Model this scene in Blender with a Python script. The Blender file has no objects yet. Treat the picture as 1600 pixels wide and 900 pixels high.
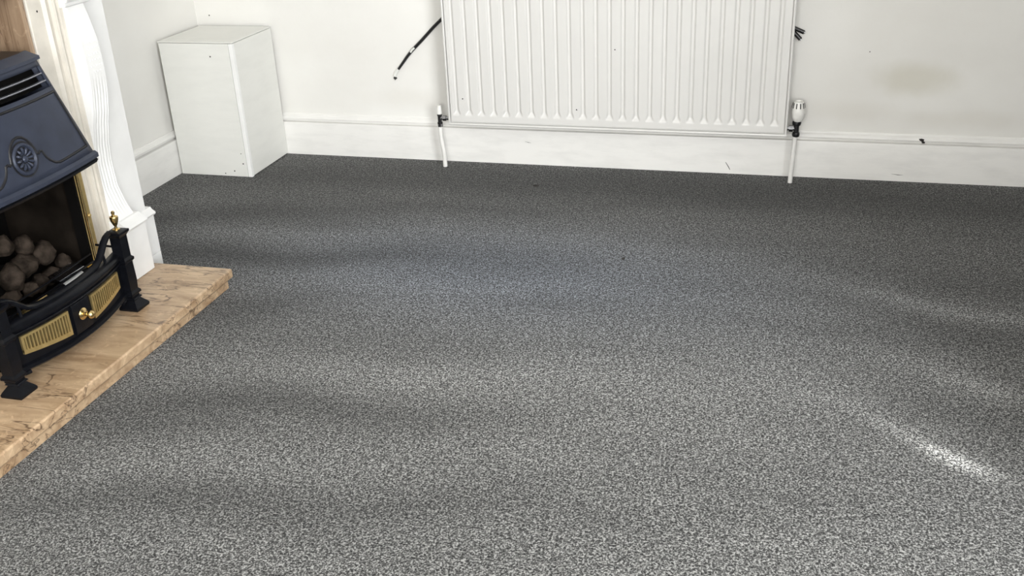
import bpy, bmesh, math, random
from mathutils import Vector, Matrix
random.seed(7)
S = bpy.context.scene
COL = S.collection
PI = math.pi

# ------------------------------------------------------------------ camera
YAW, PITCH, ROLL = map(math.radians, (-16.3395, 25.2167, 2.641))
FPX = 1578.56
fwd = Vector((math.sin(YAW)*math.cos(PITCH), math.cos(YAW)*math.cos(PITCH), -math.sin(PITCH)))
rt0 = Vector((math.cos(YAW), -math.sin(YAW), 0))
dn0 = fwd.cross(rt0)
rt = rt0*math.cos(ROLL) + dn0*math.sin(ROLL)
dn = -rt0*math.sin(ROLL) + dn0*math.cos(ROLL)
cam = bpy.data.cameras.new('camera')
cam.sensor_fit = 'HORIZONTAL'; cam.sensor_width = 36.0
cam.lens = FPX/1600*36.0
cam.clip_start = 0.02
co = bpy.data.objects.new('camera', cam); COL.objects.link(co)
M = Matrix((( rt.x, -dn.x, -fwd.x, 2.46976), (rt.y, -dn.y, -fwd.y, -3.86585), (rt.z, -dn.z, -fwd.z, 1.32274), (0, 0, 0, 1)))
co.matrix_world = M
S.camera = co

# ------------------------------------------------------------------ light
w = bpy.data.worlds.new('daylight'); S.world = w; w.use_nodes = True
w.node_tree.nodes['Background'].inputs[0].default_value = (0.80, 0.90, 1.0, 1)
w.node_tree.nodes['Background'].inputs[1].default_value = 1.0

def area(name, loc, aim, sx, sy, power, col):
    l = bpy.data.lights.new(name, 'AREA'); l.shape = 'RECTANGLE'; l.size = sx; l.size_y = sy
    l.energy = power; l.color = col
    o = bpy.data.objects.new(name, l); COL.objects.link(o); o.location = loc
    o.rotation_euler = Vector(aim).to_track_quat('-Z', 'Y').to_euler()
    return o
# daylight entering by the two windows of the front wall: one behind the camera, a larger unseen one added further right as key light
area('window_daylight_near', (2.30, -4.78, 1.45), (0, 1, 0), 1.3, 1.3, 104, (1.0, 0.985, 0.96))
area('added_key_light_far', (4.75, -4.82, 1.35), (0, 1, 0), 1.9, 1.7, 265, (0.97, 0.985, 1.0))

S.view_settings.view_transform = 'Standard'
S.view_settings.look = 'None'
S.view_settings.gamma = 1.0
S.view_settings.use_curve_mapping = False
S.view_settings.exposure = -0.15

# ------------------------------------------------------------------ materials
def new_mat(name):
    m = bpy.data.materials.new(name); m.use_nodes = True
    nt = m.node_tree; b = nt.nodes['Principled BSDF']
    return m, nt, b
def N(nt, t, **kw):
    n = nt.nodes.new(t)
    for k, v in kw.items(): setattr(n, k, v)
    return n
def coords(nt):
    return N(nt, 'ShaderNodeNewGeometry').outputs['Position']
def mapping(nt, vec, scale=(1,1,1), rot=(0,0,0), loc=(0,0,0)):
    mp = N(nt, 'ShaderNodeMapping'); nt.links.new(vec, mp.inputs[0])
    mp.inputs['Scale'].default_value = scale; mp.inputs['Rotation'].default_value = rot; mp.inputs['Location'].default_value = loc
    return mp.outputs[0]
def noise(nt, vec, scale, detail=3, rough=0.5, dist=0):
    n = N(nt, 'ShaderNodeTexNoise'); nt.links.new(vec, n.inputs['Vector'])
    n.inputs['Scale'].default_value = scale; n.inputs['Detail'].default_value = detail
    n.inputs['Roughness'].default_value = rough; n.inputs['Distortion'].default_value = dist
    return n.outputs['Fac']
def ramp(nt, fac, stops):
    r = N(nt, 'ShaderNodeValToRGB'); nt.links.new(fac, r.inputs[0])
    e = r.color_ramp.elements
    while len(e) < len(stops): e.new(0.5)
    for i, (p, c) in enumerate(stops):
        e[i].position = p; e[i].color = (*c, 1) if len(c) == 3 else c
    return r.outputs[0]
def mathn(nt, op, a, b=None, c=None, clamp=False):
    n = N(nt, 'ShaderNodeMath', operation=op); n.use_clamp = clamp
    for i, v in enumerate((a, b, c)):
        if v is None: continue
        if isinstance(v, (int, float)): n.inputs[i].default_value = v
        else: nt.links.new(v, n.inputs[i])
    return n.outputs[0]
def mix(nt, fac, a, b, blend='MIX'):
    n = N(nt, 'ShaderNodeMix', data_type='RGBA', blend_type=blend)
    for i, v in ((0, fac), (6, a), (7, b)):
        if isinstance(v, (int, float)): n.inputs[i].default_value = v
        elif isinstance(v, tuple): n.inputs[i].default_value = (*v, 1)
        else: nt.links.new(v, n.inputs[i])
    return n.outputs[2]
def bump(nt, b, h, strength, dist):
    n = N(nt, 'ShaderNodeBump'); n.inputs['Strength'].default_value = strength; n.inputs['Distance'].default_value = dist
    nt.links.new(h, n.inputs['Height']); nt.links.new(n.outputs[0], b.inputs['Normal'])

def simple(name, col, rough=0.5, metal=0.0, var=0.05, scale=8, bscale=0, bstr=0.15, bdist=0.001, coat=0.0, spec=0.5):
    m, nt, b = new_mat(name)
    v = coords(nt)
    f = noise(nt, v, scale, 4)
    lo = tuple(max(0, c*(1-var)) for c in col); hi = tuple(min(1, c*(1+var)) for c in col)
    nt.links.new(ramp(nt, f, [(0.3, lo), (0.7, hi)]), b.inputs['Base Color'])
    b.inputs['Roughness'].default_value = rough; b.inputs['Metallic'].default_value = metal
    b.inputs['Coat Weight'].default_value = coat; b.inputs['Specular IOR Level'].default_value = spec
    if bscale: bump(nt, b, noise(nt, v, bscale, 4), bstr, bdist)
    return m

MAT = {}
# emulsioned plaster: cream white, slightly uneven, one yellowish damp stain
def wall_mat():
    m, nt, b = new_mat('wall_paint')
    v = coords(nt)
    f = noise(nt, mapping(nt, v, (1, 1, 1.6)), 2.2, 5, 0.55)
    c = ramp(nt, f, [(0.25, (0.79, 0.775, 0.735)), (0.75, (0.86, 0.85, 0.815))])
    # stain on the back wall
    def stain(cx, cz, rx, rz, amt, col, c):
        mp = mapping(nt, v, (1/rx, 0, 1/rz), loc=(-cx/rx, 0, -cz/rz))
        ln = N(nt, 'ShaderNodeVectorMath', operation='LENGTH'); nt.links.new(mp, ln.inputs[0])
        d = mathn(nt, 'ADD', ln.outputs['Value'], mathn(nt, 'MULTIPLY', mathn(nt, 'SUBTRACT', noise(nt, v, 9, 3), 0.5), 0.9))
        k = N(nt, 'ShaderNodeMapRange', interpolation_type='SMOOTHSTEP'); nt.links.new(d, k.inputs[0])
        k.inputs[1].default_value = 1.2; k.inputs[2].default_value = 0.1; k.inputs[3].default_value = 0; k.inputs[4].default_value = amt
        return mix(nt, k.outputs[0], c, col)
    c = stain(2.89, 0.385, 0.17, 0.075, 0.50, (0.60, 0.57, 0.46), c)
    c = stain(2.66, 0.26, 0.22, 0.05, 0.22, (0.62, 0.58, 0.50), c)
    c = stain(3.05, 0.24, 0.30, 0.045, 0.22, (0.62, 0.58, 0.50), c)
    c = stain(0.93, 0.26, 0.28, 0.05, 0.16, (0.66, 0.62, 0.54), c)
    nt.links.new(c, b.inputs['Base Color'])
    b.inputs['Roughness'].default_value = 0.62
    h = mathn(nt, 'ADD', noise(nt, v, 5, 3), mathn(nt, 'MULTIPLY', noise(nt, v, 60, 3), 0.12))
    bump(nt, b, h, 0.25, 0.01)
    return m
MAT['wall'] = wall_mat()
def gloss_mat(name, col, rough, dirt):
    m, nt, b = new_mat(name)
    v = coords(nt)
    f = noise(nt, mapping(nt, v, (1, 1, 4)), 6, 6, 0.6)
    c = ramp(nt, f, [(0.2, tuple(x*(1-dirt) for x in col)), (0.55, col)])
    sc = noise(nt, mapping(nt, v, (3, 3, 30)), 4, 5, 0.7)
    c = mix(nt, mathn(nt, 'MULTIPLY', mathn(nt, 'GREATER_THAN', sc, 0.68), dirt*1.2), c, (0.45, 0.42, 0.36))
    nt.links.new(c, b.inputs['Base Color']); b.inputs['Roughness'].default_value = rough
    bump(nt, b, noise(nt, mapping(nt, v, (1, 1, 3)), 22, 3), 0.18, 0.003)
    return m
MAT['skirting'] = gloss_mat('white_gloss_woodwork', (0.84, 0.83, 0.80), 0.38, 0.12)
MAT['cupboard'] = gloss_mat('white_painted_board', (0.80, 0.80, 0.76), 0.42, 0.06)
MAT['edge_glint_white'] = simple('white_edge_and_glint', (0.90, 0.90, 0.885), 0.4, var=0.02)  # cupboard edge white, also painted as window reflection on the fire trim
MAT['surround'] = simple('white_surround_paint', (0.81, 0.81, 0.80), 0.5, var=0.03, scale=14, bscale=40, bstr=0.05)
MAT['frame_cream_shaded'] = simple('ivory_paint_and_shade', (0.66, 0.62, 0.55), 0.5, var=0.08, scale=18, bscale=40, bstr=0.05)  # ivory paint, darkened to stand in for the hood's shadow
MAT['radiator'] = simple('radiator_enamel', (0.685, 0.675, 0.65), 0.36, var=0.015, scale=5, bscale=220, bstr=0.03)
MAT['iron'] = simple('black_cast_iron', (0.0045, 0.005, 0.007), 0.30, metal=0.0, var=0.3, scale=60, bscale=240, bstr=0.25, bdist=0.001, spec=0.16)
MAT['hood'] = simple('slate_grey_hood_enamel', (0.034, 0.041, 0.064), 0.42, metal=0.2, var=0.16, scale=16, bscale=300, bstr=0.08, spec=0.3)
MAT['hood_line'] = simple('black_groove_paint', (0.006, 0.006, 0.008), 0.5, var=0.1)
MAT['soot'] = simple('sooty_black', (0.003, 0.0026, 0.0024), 0.9, var=0.4, scale=20, spec=0.1)
MAT['brick'] = simple('sooty_firebrick', (0.014, 0.011, 0.0085), 0.9, var=0.7, scale=9, bscale=70, bstr=0.4, spec=0.04)
MAT['brass'] = simple('polished_brass', (0.70, 0.52, 0.24), 0.18, metal=1.0, var=0.12, scale=40)
MAT['brass_dull'] = simple('lacquered_brass', (0.66, 0.50, 0.22), 0.34, metal=0.85, var=0.12, scale=60)
MAT['steel'] = simple('polished_steel', (0.62, 0.66, 0.74), 0.16, metal=1.0, var=0.08)
MAT['bar_steel'] = simple('worn_bright_steel', (0.30, 0.31, 0.35), 0.35, metal=0.8, var=0.1)
MAT['coal'] = simple('ceramic_coal', (0.030, 0.023, 0.018), 0.9, var=0.75, scale=30, bscale=90, bstr=0.6, bdist=0.003, spec=0.04)
MAT['black'] = simple('black_plastic', (0.008, 0.008, 0.009), 0.4, var=0.2, scale=50)
MAT['valve_white'] = simple('white_valve_plastic', (0.80, 0.79, 0.75), 0.4, var=0.04, scale=60)
MAT['chrome'] = simple('tarnished_chrome', (0.32, 0.32, 0.33), 0.2, metal=1.0, var=0.3, scale=120)
MAT['pipe'] = simple('white_painted_pipe', (0.79, 0.78, 0.75), 0.42, var=0.05, scale=40)
MAT['chip'] = simple('dark_bare_spot', (0.03, 0.027, 0.025), 0.9, var=0.3, scale=120)
MAT['ceiling'] = simple('ceiling_paint', (0.86, 0.86, 0.85), 0.8, var=0.02)

def marble_mat(name, lo, hi, vein, rotz, axis='hearth'):
    m, nt, b = new_mat(name)
    v = coords(nt)
    if axis == 'hearth':
        p = mapping(nt, v, (1.1, 5.0, 5.0), rot=(0, 0, rotz))
    else:
        p = mapping(nt, v, (9.0, 9.0, 0.9))
    f1 = noise(nt, p, 3.2, 7, 0.62, 1.2)
    c = ramp(nt, f1, [(0.28, lo), (0.50, tuple((a+b_)/2 for a, b_ in zip(lo, hi))), (0.72, hi)])
    f2 = noise(nt, p, 2.8, 5, 0.55, 1.0)
    vn = mathn(nt, 'ABSOLUTE', mathn(nt, 'SUBTRACT', f2, 0.5))
    k = N(nt, 'ShaderNodeMapRange'); nt.links.new(vn, k.inputs[0])
    k.inputs[1].default_value = 0.004; k.inputs[2].default_value = 0.020; k.inputs[3].default_value = 0.85; k.inputs[4].default_value = 0
    brk = ramp(nt, noise(nt, v, 4, 3), [(0.38, (0, 0, 0)), (0.52, (1, 1, 1))])
    c = mix(nt, mathn(nt, 'MULTIPLY', k.outputs[0], brk), c, vein)
    f3 = noise(nt, v, 26, 5, 0.65, 1.5)
    c = mix(nt, mathn(nt, 'MULTIPLY', ramp(nt, f3, [(0.56, (0, 0, 0)), (0.70, (1, 1, 1))]), 0.45), c, tuple(min(1, x*1.25) for x in hi))
    nt.links.new(c, b.inputs['Base Color']); b.inputs['Roughness'].default_value = 0.30
    bump(nt, b, f1, 0.05, 0.002)
    return m
MAT['marble'] = marble_mat('beige_marble', (0.27, 0.165, 0.088), (0.62, 0.46, 0.30), (0.09, 0.05, 0.028), math.radians(27))
MAT['marble_panel'] = marble_mat('brown_marble_panel', (0.20, 0.125, 0.075), (0.44, 0.32, 0.215), (0.16, 0.10, 0.06), 0, 'panel')

def carpet_mat():
    m, nt, b = new_mat('grey_cut_pile_carpet')
    v = coords(nt)
    at = N(nt, 'ShaderNodeAttribute', attribute_name='pile_sun_tone')
    tint = N(nt, 'ShaderNodeAttribute', attribute_name='pile_cool')
    tuft = noise(nt, v, 225, 2, 0.6, 0.6)
    tuft2 = noise(nt, v, 90, 2, 0.5, 0.4)
    tf = mathn(nt, 'ADD', mathn(nt, 'MULTIPLY', tuft, 0.78), mathn(nt, 'MULTIPLY', tuft2, 0.22))
    c = ramp(nt, tf, [(0.395, (0.013, 0.013, 0.013)), (0.50, (0.080, 0.080, 0.0785)), (0.605, (0.33, 0.33, 0.322))])
    cool = mix(nt, tint.outputs['Fac'], (1.01, 1.0, 0.97), (0.92, 1.0, 1.16))
    c = mix(nt, 1.0, c, cool, 'MULTIPLY')
    # brushed and trodden pile, with sun streaks painted into the colour
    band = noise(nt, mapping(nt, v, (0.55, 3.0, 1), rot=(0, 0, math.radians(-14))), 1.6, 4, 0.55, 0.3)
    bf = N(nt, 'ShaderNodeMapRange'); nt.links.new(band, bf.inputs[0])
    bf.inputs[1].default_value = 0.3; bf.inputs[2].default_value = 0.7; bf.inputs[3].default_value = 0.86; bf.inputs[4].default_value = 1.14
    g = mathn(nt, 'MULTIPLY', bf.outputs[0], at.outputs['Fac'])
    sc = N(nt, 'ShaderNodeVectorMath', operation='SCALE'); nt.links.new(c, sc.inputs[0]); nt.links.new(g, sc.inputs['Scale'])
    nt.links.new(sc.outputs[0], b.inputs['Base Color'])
    b.inputs['Roughness'].default_value = 0.95; b.inputs['Specular IOR Level'].default_value = 0.1
    b.inputs['Sheen Weight'].default_value = 0.12; b.inputs['Sheen Roughness'].default_value = 0.5
    bump(nt, b, tf, 0.9, 0.006)
    return m
MAT['carpet'] = carpet_mat()

# ------------------------------------------------------------------ mesh helpers
class MB:
    def __init__(s): s.v = []; s.f = []
    def add(s, vs, fs):
        n = len(s.v); s.v += [tuple(p) for p in vs]; s.f += [tuple(i+n for i in f) for f in fs]; return s
    def box(s, x0, x1, y0, y1, z0, z1):
        vs = [(x, y, z) for z in (z0, z1) for y in (y0, y1) for x in (x0, x1)]
        return s.add(vs, [(0,2,3,1), (4,5,7,6), (0,1,5,4), (2,6,7,3), (0,4,6,2), (1,3,7,5)])
    def prism(s, poly, axis, a, b):
        """poly: 2-D outline, extruded along axis from a to b"""
        def P(p, t):
            return {'x': (t, p[0], p[1]), 'y': (p[0], t, p[1]), 'z': (p[0], p[1], t)}[axis]
        n = len(poly)
        vs = [P(p, a) for p in poly] + [P(p, b) for p in poly]
        fs = [tuple(range(n)), tuple(range(2*n-1, n-1, -1))] + [(i, n+i, n+(i+1) % n, (i+1) % n) for i in range(n)]
        return s.add(vs, fs)
    def loft(s, rings, cap=True, closed=True):
        n = len(rings[0]); vs = [p for r in rings for p in r]; fs = []
        for k in range(len(rings)-1):
            for i in range(n if closed else n-1):
                j = (i+1) % n
                fs.append((k*n+i, k*n+j, (k+1)*n+j, (k+1)*n+i))
        if cap and closed:
            fs.append(tuple(range(n-1, -1, -1))); fs.append(tuple((len(rings)-1)*n+i for i in range(n)))
        return s.add(vs, fs)
    def tube(s, pts, r, seg=10, flat=1.0):
        pts = [Vector(p) for p in pts]; rings = []
        span = (pts[-1]-pts[0]).normalized()
        up = Vector((0, 1, 0)) if abs(span.z) > 0.8 else Vector((0, 0, 1))
        for i, p in enumerate(pts):
            t = (pts[min(i+1, len(pts)-1)] - pts[max(i-1, 0)]).normalized()
            a = t.cross(up)
            if a.length < 0.05: a = t.cross(Vector((1, 0, 0)))
            a.normalize(); b = a.cross(t).normalized()
            rr = r[i] if isinstance(r, (list, tuple)) else r
            rings.append([tuple(p + a*math.cos(q)*rr + b*math.sin(q)*rr*flat) for q in [2*PI*k/seg for k in range(seg)]])
        return s.loft(rings)
    def lathe(s, prof, c, axis='z', seg=20):
        """prof: (radius, height) pairs"""
        rings = []
        for r, h in prof:
            ring = []
            for k in range(seg):
                q = 2*PI*k/seg; u, v = r*math.cos(q), r*math.sin(q)
                ring.append({'z': (c[0]+u, c[1]+v, c[2]+h), 'x': (c[0]+h, c[1]+u, c[2]+v), 'y': (c[0]+v, c[1]+h, c[2]+u)}[axis])
            rings.append(ring)
        return s.loft(rings)
    def sqloft(s, prof, cx, cy):
        """square column: (half x, half y, z)"""
        return s.loft([[(cx-a, cy-b, z), (cx+a, cy-b, z), (cx+a, cy+b, z), (cx-a, cy+b, z)] for a, b, z in prof])

ORG = {}
def setup(o, label=None, cat=None, group=None, kind=None):
    if label: o['label'] = label
    if cat: o['category'] = cat
    if group: o['group'] = group
    if kind: o['kind'] = kind
    return o
def thing(name, base, label, cat, group=None):
    o = bpy.data.objects.new(name, None); COL.objects.link(o); o.location = base
    o.empty_display_size = 0.05
    ORG[o.name] = Vector(base)
    return setup(o, label, cat, group)
def build(name, mb, mat, parent=None, base=None, smooth=35, bevel=0, seg=2, label=None):
    """one mesh object from world-space geometry; origin at its own base or its thing's base"""
    org = ORG[parent.name] if parent is not None else Vector(base if base else (0, 0, 0))
    me = bpy.data.meshes.new(name)
    me.from_pydata([tuple(Vector(p)-org) for p in mb.v], [], mb.f); me.update()
    bm = bmesh.new(); bm.from_mesh(me); bmesh.ops.recalc_face_normals(bm, faces=bm.faces[:]); bm.to_mesh(me); bm.free()
    me.materials.append(MAT[mat] if isinstance(mat, str) else mat)
    if smooth:
        me.polygons.foreach_set('use_smooth', [True]*len(me.polygons))
        me.set_sharp_from_angle(angle=math.radians(smooth))
    o = bpy.data.objects.new(name, me); COL.objects.link(o)
    if parent is not None: o.parent = parent
    else: o.location = org
    ORG[o.name] = org
    if bevel:
        bv = o.modifiers.new('bevel', 'BEVEL'); bv.width = bevel; bv.segments = seg; bv.limit_method = 'ANGLE'; bv.angle_limit = math.radians(40)
    if label: o['label'] = label
    return o
def struct(name, mb, mat, label=None, **kw):
    return setup(build(name, mb, mat, **kw), label, kind='structure')

def lerp(a, b, t): return a+(b-a)*t
def interp(tab, z):
    """tab sorted by first entry"""
    if z <= tab[0][0]: return tab[0][1]
    for (a, x), (b, y) in zip(tab, tab[1:]):
        if z <= b:
            t = (z-a)/(b-a); t = t*t*(3-2*t)*0.35 + t*0.65
            return lerp(x, y, t)
    return tab[-1][1]

# ------------------------------------------------------------------ room shell
XR, YF, ZC = 6.50, -4.70, 2.45       # right wall, front wall, ceiling
YC = -1.865                          # centre line of the fireplace
# carpeted floor: fine grid that stores brush marks and painted sun streaks
def floor():
    x0, x1, y0, y1 = -0.02, XR, YF, 0.02
    nx, ny = 300, 220
    vs = [(lerp(x0, x1, i/nx), lerp(y0, y1, j/ny), 0) for j in range(ny+1) for i in range(nx+1)]
    fs = [(j*(nx+1)+i, j*(nx+1)+i+1, (j+1)*(nx+1)+i+1, (j+1)*(nx+1)+i) for j in range(ny) for i in range(nx)]
    mb = MB(); mb.v = vs; mb.f = fs
    o = struct('floor', mb, 'carpet', 'mid grey cut pile carpet with brushed light and dark marks and painted sun streaks', smooth=0)
    # brush marks, painted sun streaks, darker back strips: centre, half length, half width, turn, strength
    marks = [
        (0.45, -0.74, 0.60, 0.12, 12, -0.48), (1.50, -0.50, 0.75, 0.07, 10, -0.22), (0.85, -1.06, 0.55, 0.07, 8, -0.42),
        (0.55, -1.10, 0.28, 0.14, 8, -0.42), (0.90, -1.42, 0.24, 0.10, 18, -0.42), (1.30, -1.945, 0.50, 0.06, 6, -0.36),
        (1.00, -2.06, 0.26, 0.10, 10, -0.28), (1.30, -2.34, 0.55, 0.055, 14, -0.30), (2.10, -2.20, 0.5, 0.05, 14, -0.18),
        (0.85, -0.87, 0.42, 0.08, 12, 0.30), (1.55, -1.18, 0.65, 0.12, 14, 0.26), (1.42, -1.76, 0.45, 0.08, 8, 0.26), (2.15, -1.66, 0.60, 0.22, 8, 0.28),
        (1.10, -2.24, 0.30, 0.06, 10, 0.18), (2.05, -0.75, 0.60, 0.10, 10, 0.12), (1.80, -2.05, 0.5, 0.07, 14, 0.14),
        (2.10, -0.22, 1.70, 0.24, 0, -0.50), (3.20, -0.22, 0.8, 0.24, 0, -0.16), (0.62, -0.30, 0.50, 0.22, 4, -0.28),  # darker strips along the back wall
        (2.98, -1.08, 0.24, 0.045, -12, 0.75), (2.99, -1.50, 0.16, 0.035, -28, 0.55), (2.885, -1.838, 0.075, 0.022, -26, 2.2), (2.80, -1.79, 0.10, 0.02, -26, 0.5),  # sunlight streaks painted into the pile colour
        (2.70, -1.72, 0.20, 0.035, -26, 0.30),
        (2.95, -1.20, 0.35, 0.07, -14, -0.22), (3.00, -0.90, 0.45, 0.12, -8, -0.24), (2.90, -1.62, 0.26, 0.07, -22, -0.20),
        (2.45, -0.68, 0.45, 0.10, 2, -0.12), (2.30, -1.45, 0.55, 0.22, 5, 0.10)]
    tone = []; cool = []
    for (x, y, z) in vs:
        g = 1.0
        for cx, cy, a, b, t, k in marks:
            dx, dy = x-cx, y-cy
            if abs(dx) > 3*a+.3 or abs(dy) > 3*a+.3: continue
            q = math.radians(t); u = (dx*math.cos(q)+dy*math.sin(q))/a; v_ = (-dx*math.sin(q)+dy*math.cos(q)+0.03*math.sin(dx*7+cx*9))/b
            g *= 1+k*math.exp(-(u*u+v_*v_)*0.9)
        tone.append(max(0.3, g))
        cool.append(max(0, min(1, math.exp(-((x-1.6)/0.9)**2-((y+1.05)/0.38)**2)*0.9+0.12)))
    for n, d in (('pile_sun_tone', tone), ('pile_cool', cool)):
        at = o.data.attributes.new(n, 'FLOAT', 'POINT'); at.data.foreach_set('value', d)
    return o
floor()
struct('ceiling', MB().box(-0.17, XR+0.15, YF-0.15, 0.17, ZC, ZC+0.1), 'ceiling', smooth=0)
wb = struct('wall_back', MB().box(-0.17, XR+0.15, 0.02, 0.17, 0, ZC), 'wall', 'cream white painted plaster wall behind the radiator', smooth=0)
wl = struct('wall_left', MB().box(-0.17, -0.02, YF-0.15, 0.02, 0, ZC), 'wall', 'cream white painted alcove wall beside the cupboard', smooth=0)
def front_wall():
    mb = MB(); t0, t1 = YF-0.15, YF
    mb.box(-0.02, 1.60, t0, t1, 0, ZC); mb.box(3.00, 3.70, t0, t1, 0, ZC); mb.box(5.80, XR, t0, t1, 0, ZC)
    mb.box(1.60, 3.00, t0, t1, 0, 0.75); mb.box(1.60, 3.00, t0, t1, 2.15, ZC)
    mb.box(3.70, 5.80, t0, t1, 0, 0.40); mb.box(3.70, 5.80, t0, t1, 2.30, ZC)
    struct('wall_front', mb, 'wall', smooth=0)
front_wall()
struct('wall_right', MB().box(XR, XR+0.15, YF-0.15, 0.02, 0, ZC), 'wall', smooth=0)
def window(name, along, t, h0, h1, z0, z1):
    mb = MB(); d = 0.03; e = 0.05
    def bx(p0, p1, q0, q1):
        if along == 'x': mb.box(p0, p1, t-d, t+d, q0, q1)
        else: mb.box(t-d, t+d, p0, p1, q0, q1)
    bx(h0, h1, z0, z0+e); bx(h0, h1, z1-e, z1); bx(h0, h0+e, z0+e, z1-e); bx(h1-e, h1, z0+e, z1-e)
    m = (h0+h1)/2; bx(m-e/2, m+e/2, z0+e, z1-e)
    return struct(name, mb, 'skirting', 'white framed window out of view', smooth=0)
window('window_1', 'x', YF-0.03, 1.60, 3.00, 0.75, 2.15)
window('window_added', 'x', YF-0.03, 3.70, 5.80, 0.40, 2.30)  # unseen window added to carry the key light

# unseen nib wall added to block the far window from the back wall
struct('wall_added_shade_nib', MB().box(3.20, XR, -2.20, -2.05, 0, ZC), 'wall', smooth=0)
# chimney breast with the fire recess
mb = MB()
BR, BL, BX = -1.26, 2*YC+1.26, 0.45
RH = 0.285                             # half width of the recess
mb.box(-0.02, BX, YC+RH, BR, 0, ZC); mb.box(-0.02, BX, BL, YC-RH, 0, ZC)
mb.box(-0.02, BX, YC-RH, YC+RH, 1.02, ZC); mb.box(-0.02, 0.20, YC-RH, YC+RH, 0, 1.02); mb.box(0.20, BX, YC-RH, YC+RH, 0, 0.0625)
struct('wall_chimney', mb, 'wall', 'cream chimney breast behind the fire surround', smooth=0)

# skirting boards: moulded profile (depth from the wall, height)
SK = [(0, 0), (0.020, 0), (0.020, 0.140), (0.019, 0.1435), (0.0165, 0.1445), (0.002, 0.1455), (0.002, 0.1535), (0.0150, 0.1545), (0.0160, 0.160), (0.0125, 0.168), (0.006, 0.1735), (0.0035, 0.179), (0, 0.179)]
mb = MB(); n = len(SK)
xs = [-0.02+i*(XR+0.02)/60 for i in range(61)]
rings = []
for x in xs:
    rings.append([(x, 0.02-d, z) for d, z in SK])
mb.loft(rings)
skb = struct('baseboard_back', mb, 'skirting', 'white gloss moulded skirting board along the radiator wall', smooth=25)
mb = MB().loft([[(-0.02+d, y, z) for d, z in SK] for y in (BR, -0.9, -0.6, -0.3, 0.0)])
struct('baseboard_left', mb, 'skirting', 'white gloss moulded skirting board in the alcove left of the cupboard', smooth=25)
mb = MB().loft([[(x, BR+d, z) for d, z in SK] for x in (0.0, 0.2, 0.445)])
struct('baseboard_chimney', mb, 'skirting', 'white skirting on the side of the chimney breast', smooth=25)

def blot(name, parent, plane, pts, proud, mat):
    """irregular flat chip or hole lying on a wall: outline (u, z)"""
    m_ = MB()
    if plane[0] == 'y': m_.prism(pts, 'y', plane[1]-proud, plane[1]+0.002)
    else: m_.prism(pts, 'z', plane[1]-0.002, plane[1]+proud)
    return build(name, m_, mat, parent, smooth=0)
def ring_pts(cx, cz, r, n=9, j=0.25, sx=1):
    return [(cx+sx*r*(1+random.uniform(-j, j))*math.cos(2*PI*k/n), cz+r*(1+random.uniform(-j, j))*math.sin(2*PI*k/n)) for k in range(n)]
ORG[wb.name] = Vector((0, 0, 0))
blot('paint_chip', skb, ('y', 0.0045), [(2.928, 0.166), (2.938, 0.1675), (2.947, 0.165), (2.945, 0.159), (2.951, 0.155), (2.949, 0.150), (2.940, 0.1505), (2.938, 0.157), (2.932, 0.160)], 0.0015, 'chip')
blot('crack', skb, ('y', 0.0), [(2.231, 0.046), (2.233, 0.046), (2.244, 0.030), (2.251, 0.016), (2.249, 0.016), (2.241, 0.030)], 0.0008, 'chip')
blot('nail_hole', wb, ('y', 0.02), ring_pts(0.044, 0.593, 0.003), 0.0008, 'chip')
blot('nail_hole', wb, ('y', 0.02), ring_pts(2.724, 0.481, 0.0022), 0.0008, 'chip')
blot('scuff', skb, ('y', 0.0), [(1.42, 0.098), (1.435, 0.095), (1.448, 0.0925), (1.435, 0.0935)], 0.0006, 'chip')
blot('scuff', skb, ('y', 0.0), [(2.845, 0.028), (2.87, 0.0265), (2.89, 0.0255), (2.87, 0.0245)], 0.0006, 'chip')

# ------------------------------------------------------------------ boxed-in cupboard in the alcove corner
cx0, cx1, cy0, cy1, ch = 0.004, 0.337, -0.325, -0.002, 0.541
cb = thing('corner_cupboard', ((cx0+cx1)/2, (cy0+cy1)/2, 0), 'white painted box cupboard standing in the alcove corner left of the radiator', 'cupboard')
fp = build('front_panel', MB().box(cx0+0.004, cx1-0.0192, cy0, cy0+0.016, 0.001, ch+0.0068), 'cupboard', cb, bevel=0.0012, smooth=0)
build('edge_strip', MB().box(cx1-0.017, cx1, cy0-0.0006, cy0+0.016, 0.001, ch+0.0068), 'edge_glint_white', cb, bevel=0.0012, smooth=0, label='bright white upright edge strip')
build('side_panel', MB().box(cx1-0.016, cx1-0.0005, cy0+0.0165, cy1, 0.004, ch+0.0068), 'cupboard', cb, bevel=0.001, smooth=0)
build('side_panel', MB().box(cx0, cx0+0.016, cy0+0.0165, cy1, 0.004, ch+0.0068), 'cupboard', cb, bevel=0.001, smooth=0)
build('top_panel', MB().box(cx0, cx1, cy0, cy1, ch+0.0085, ch+0.013), 'cupboard', cb, bevel=0.001, smooth=0)
for x, z, r in ((0.233, 0.497, 0.0032), (0.303, 0.057, 0.003), (0.258, 0.024, 0.003), (0.214, 0.012, 0.0025), (0.30, 0.10, 0.002)):
    m_ = MB().prism(ring_pts(x, z, r, 8, 0.1), 'y', cy0-0.0006, cy0+0.002)
    build('screw_hole', m_, 'chip', fp, smooth=0)

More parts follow.
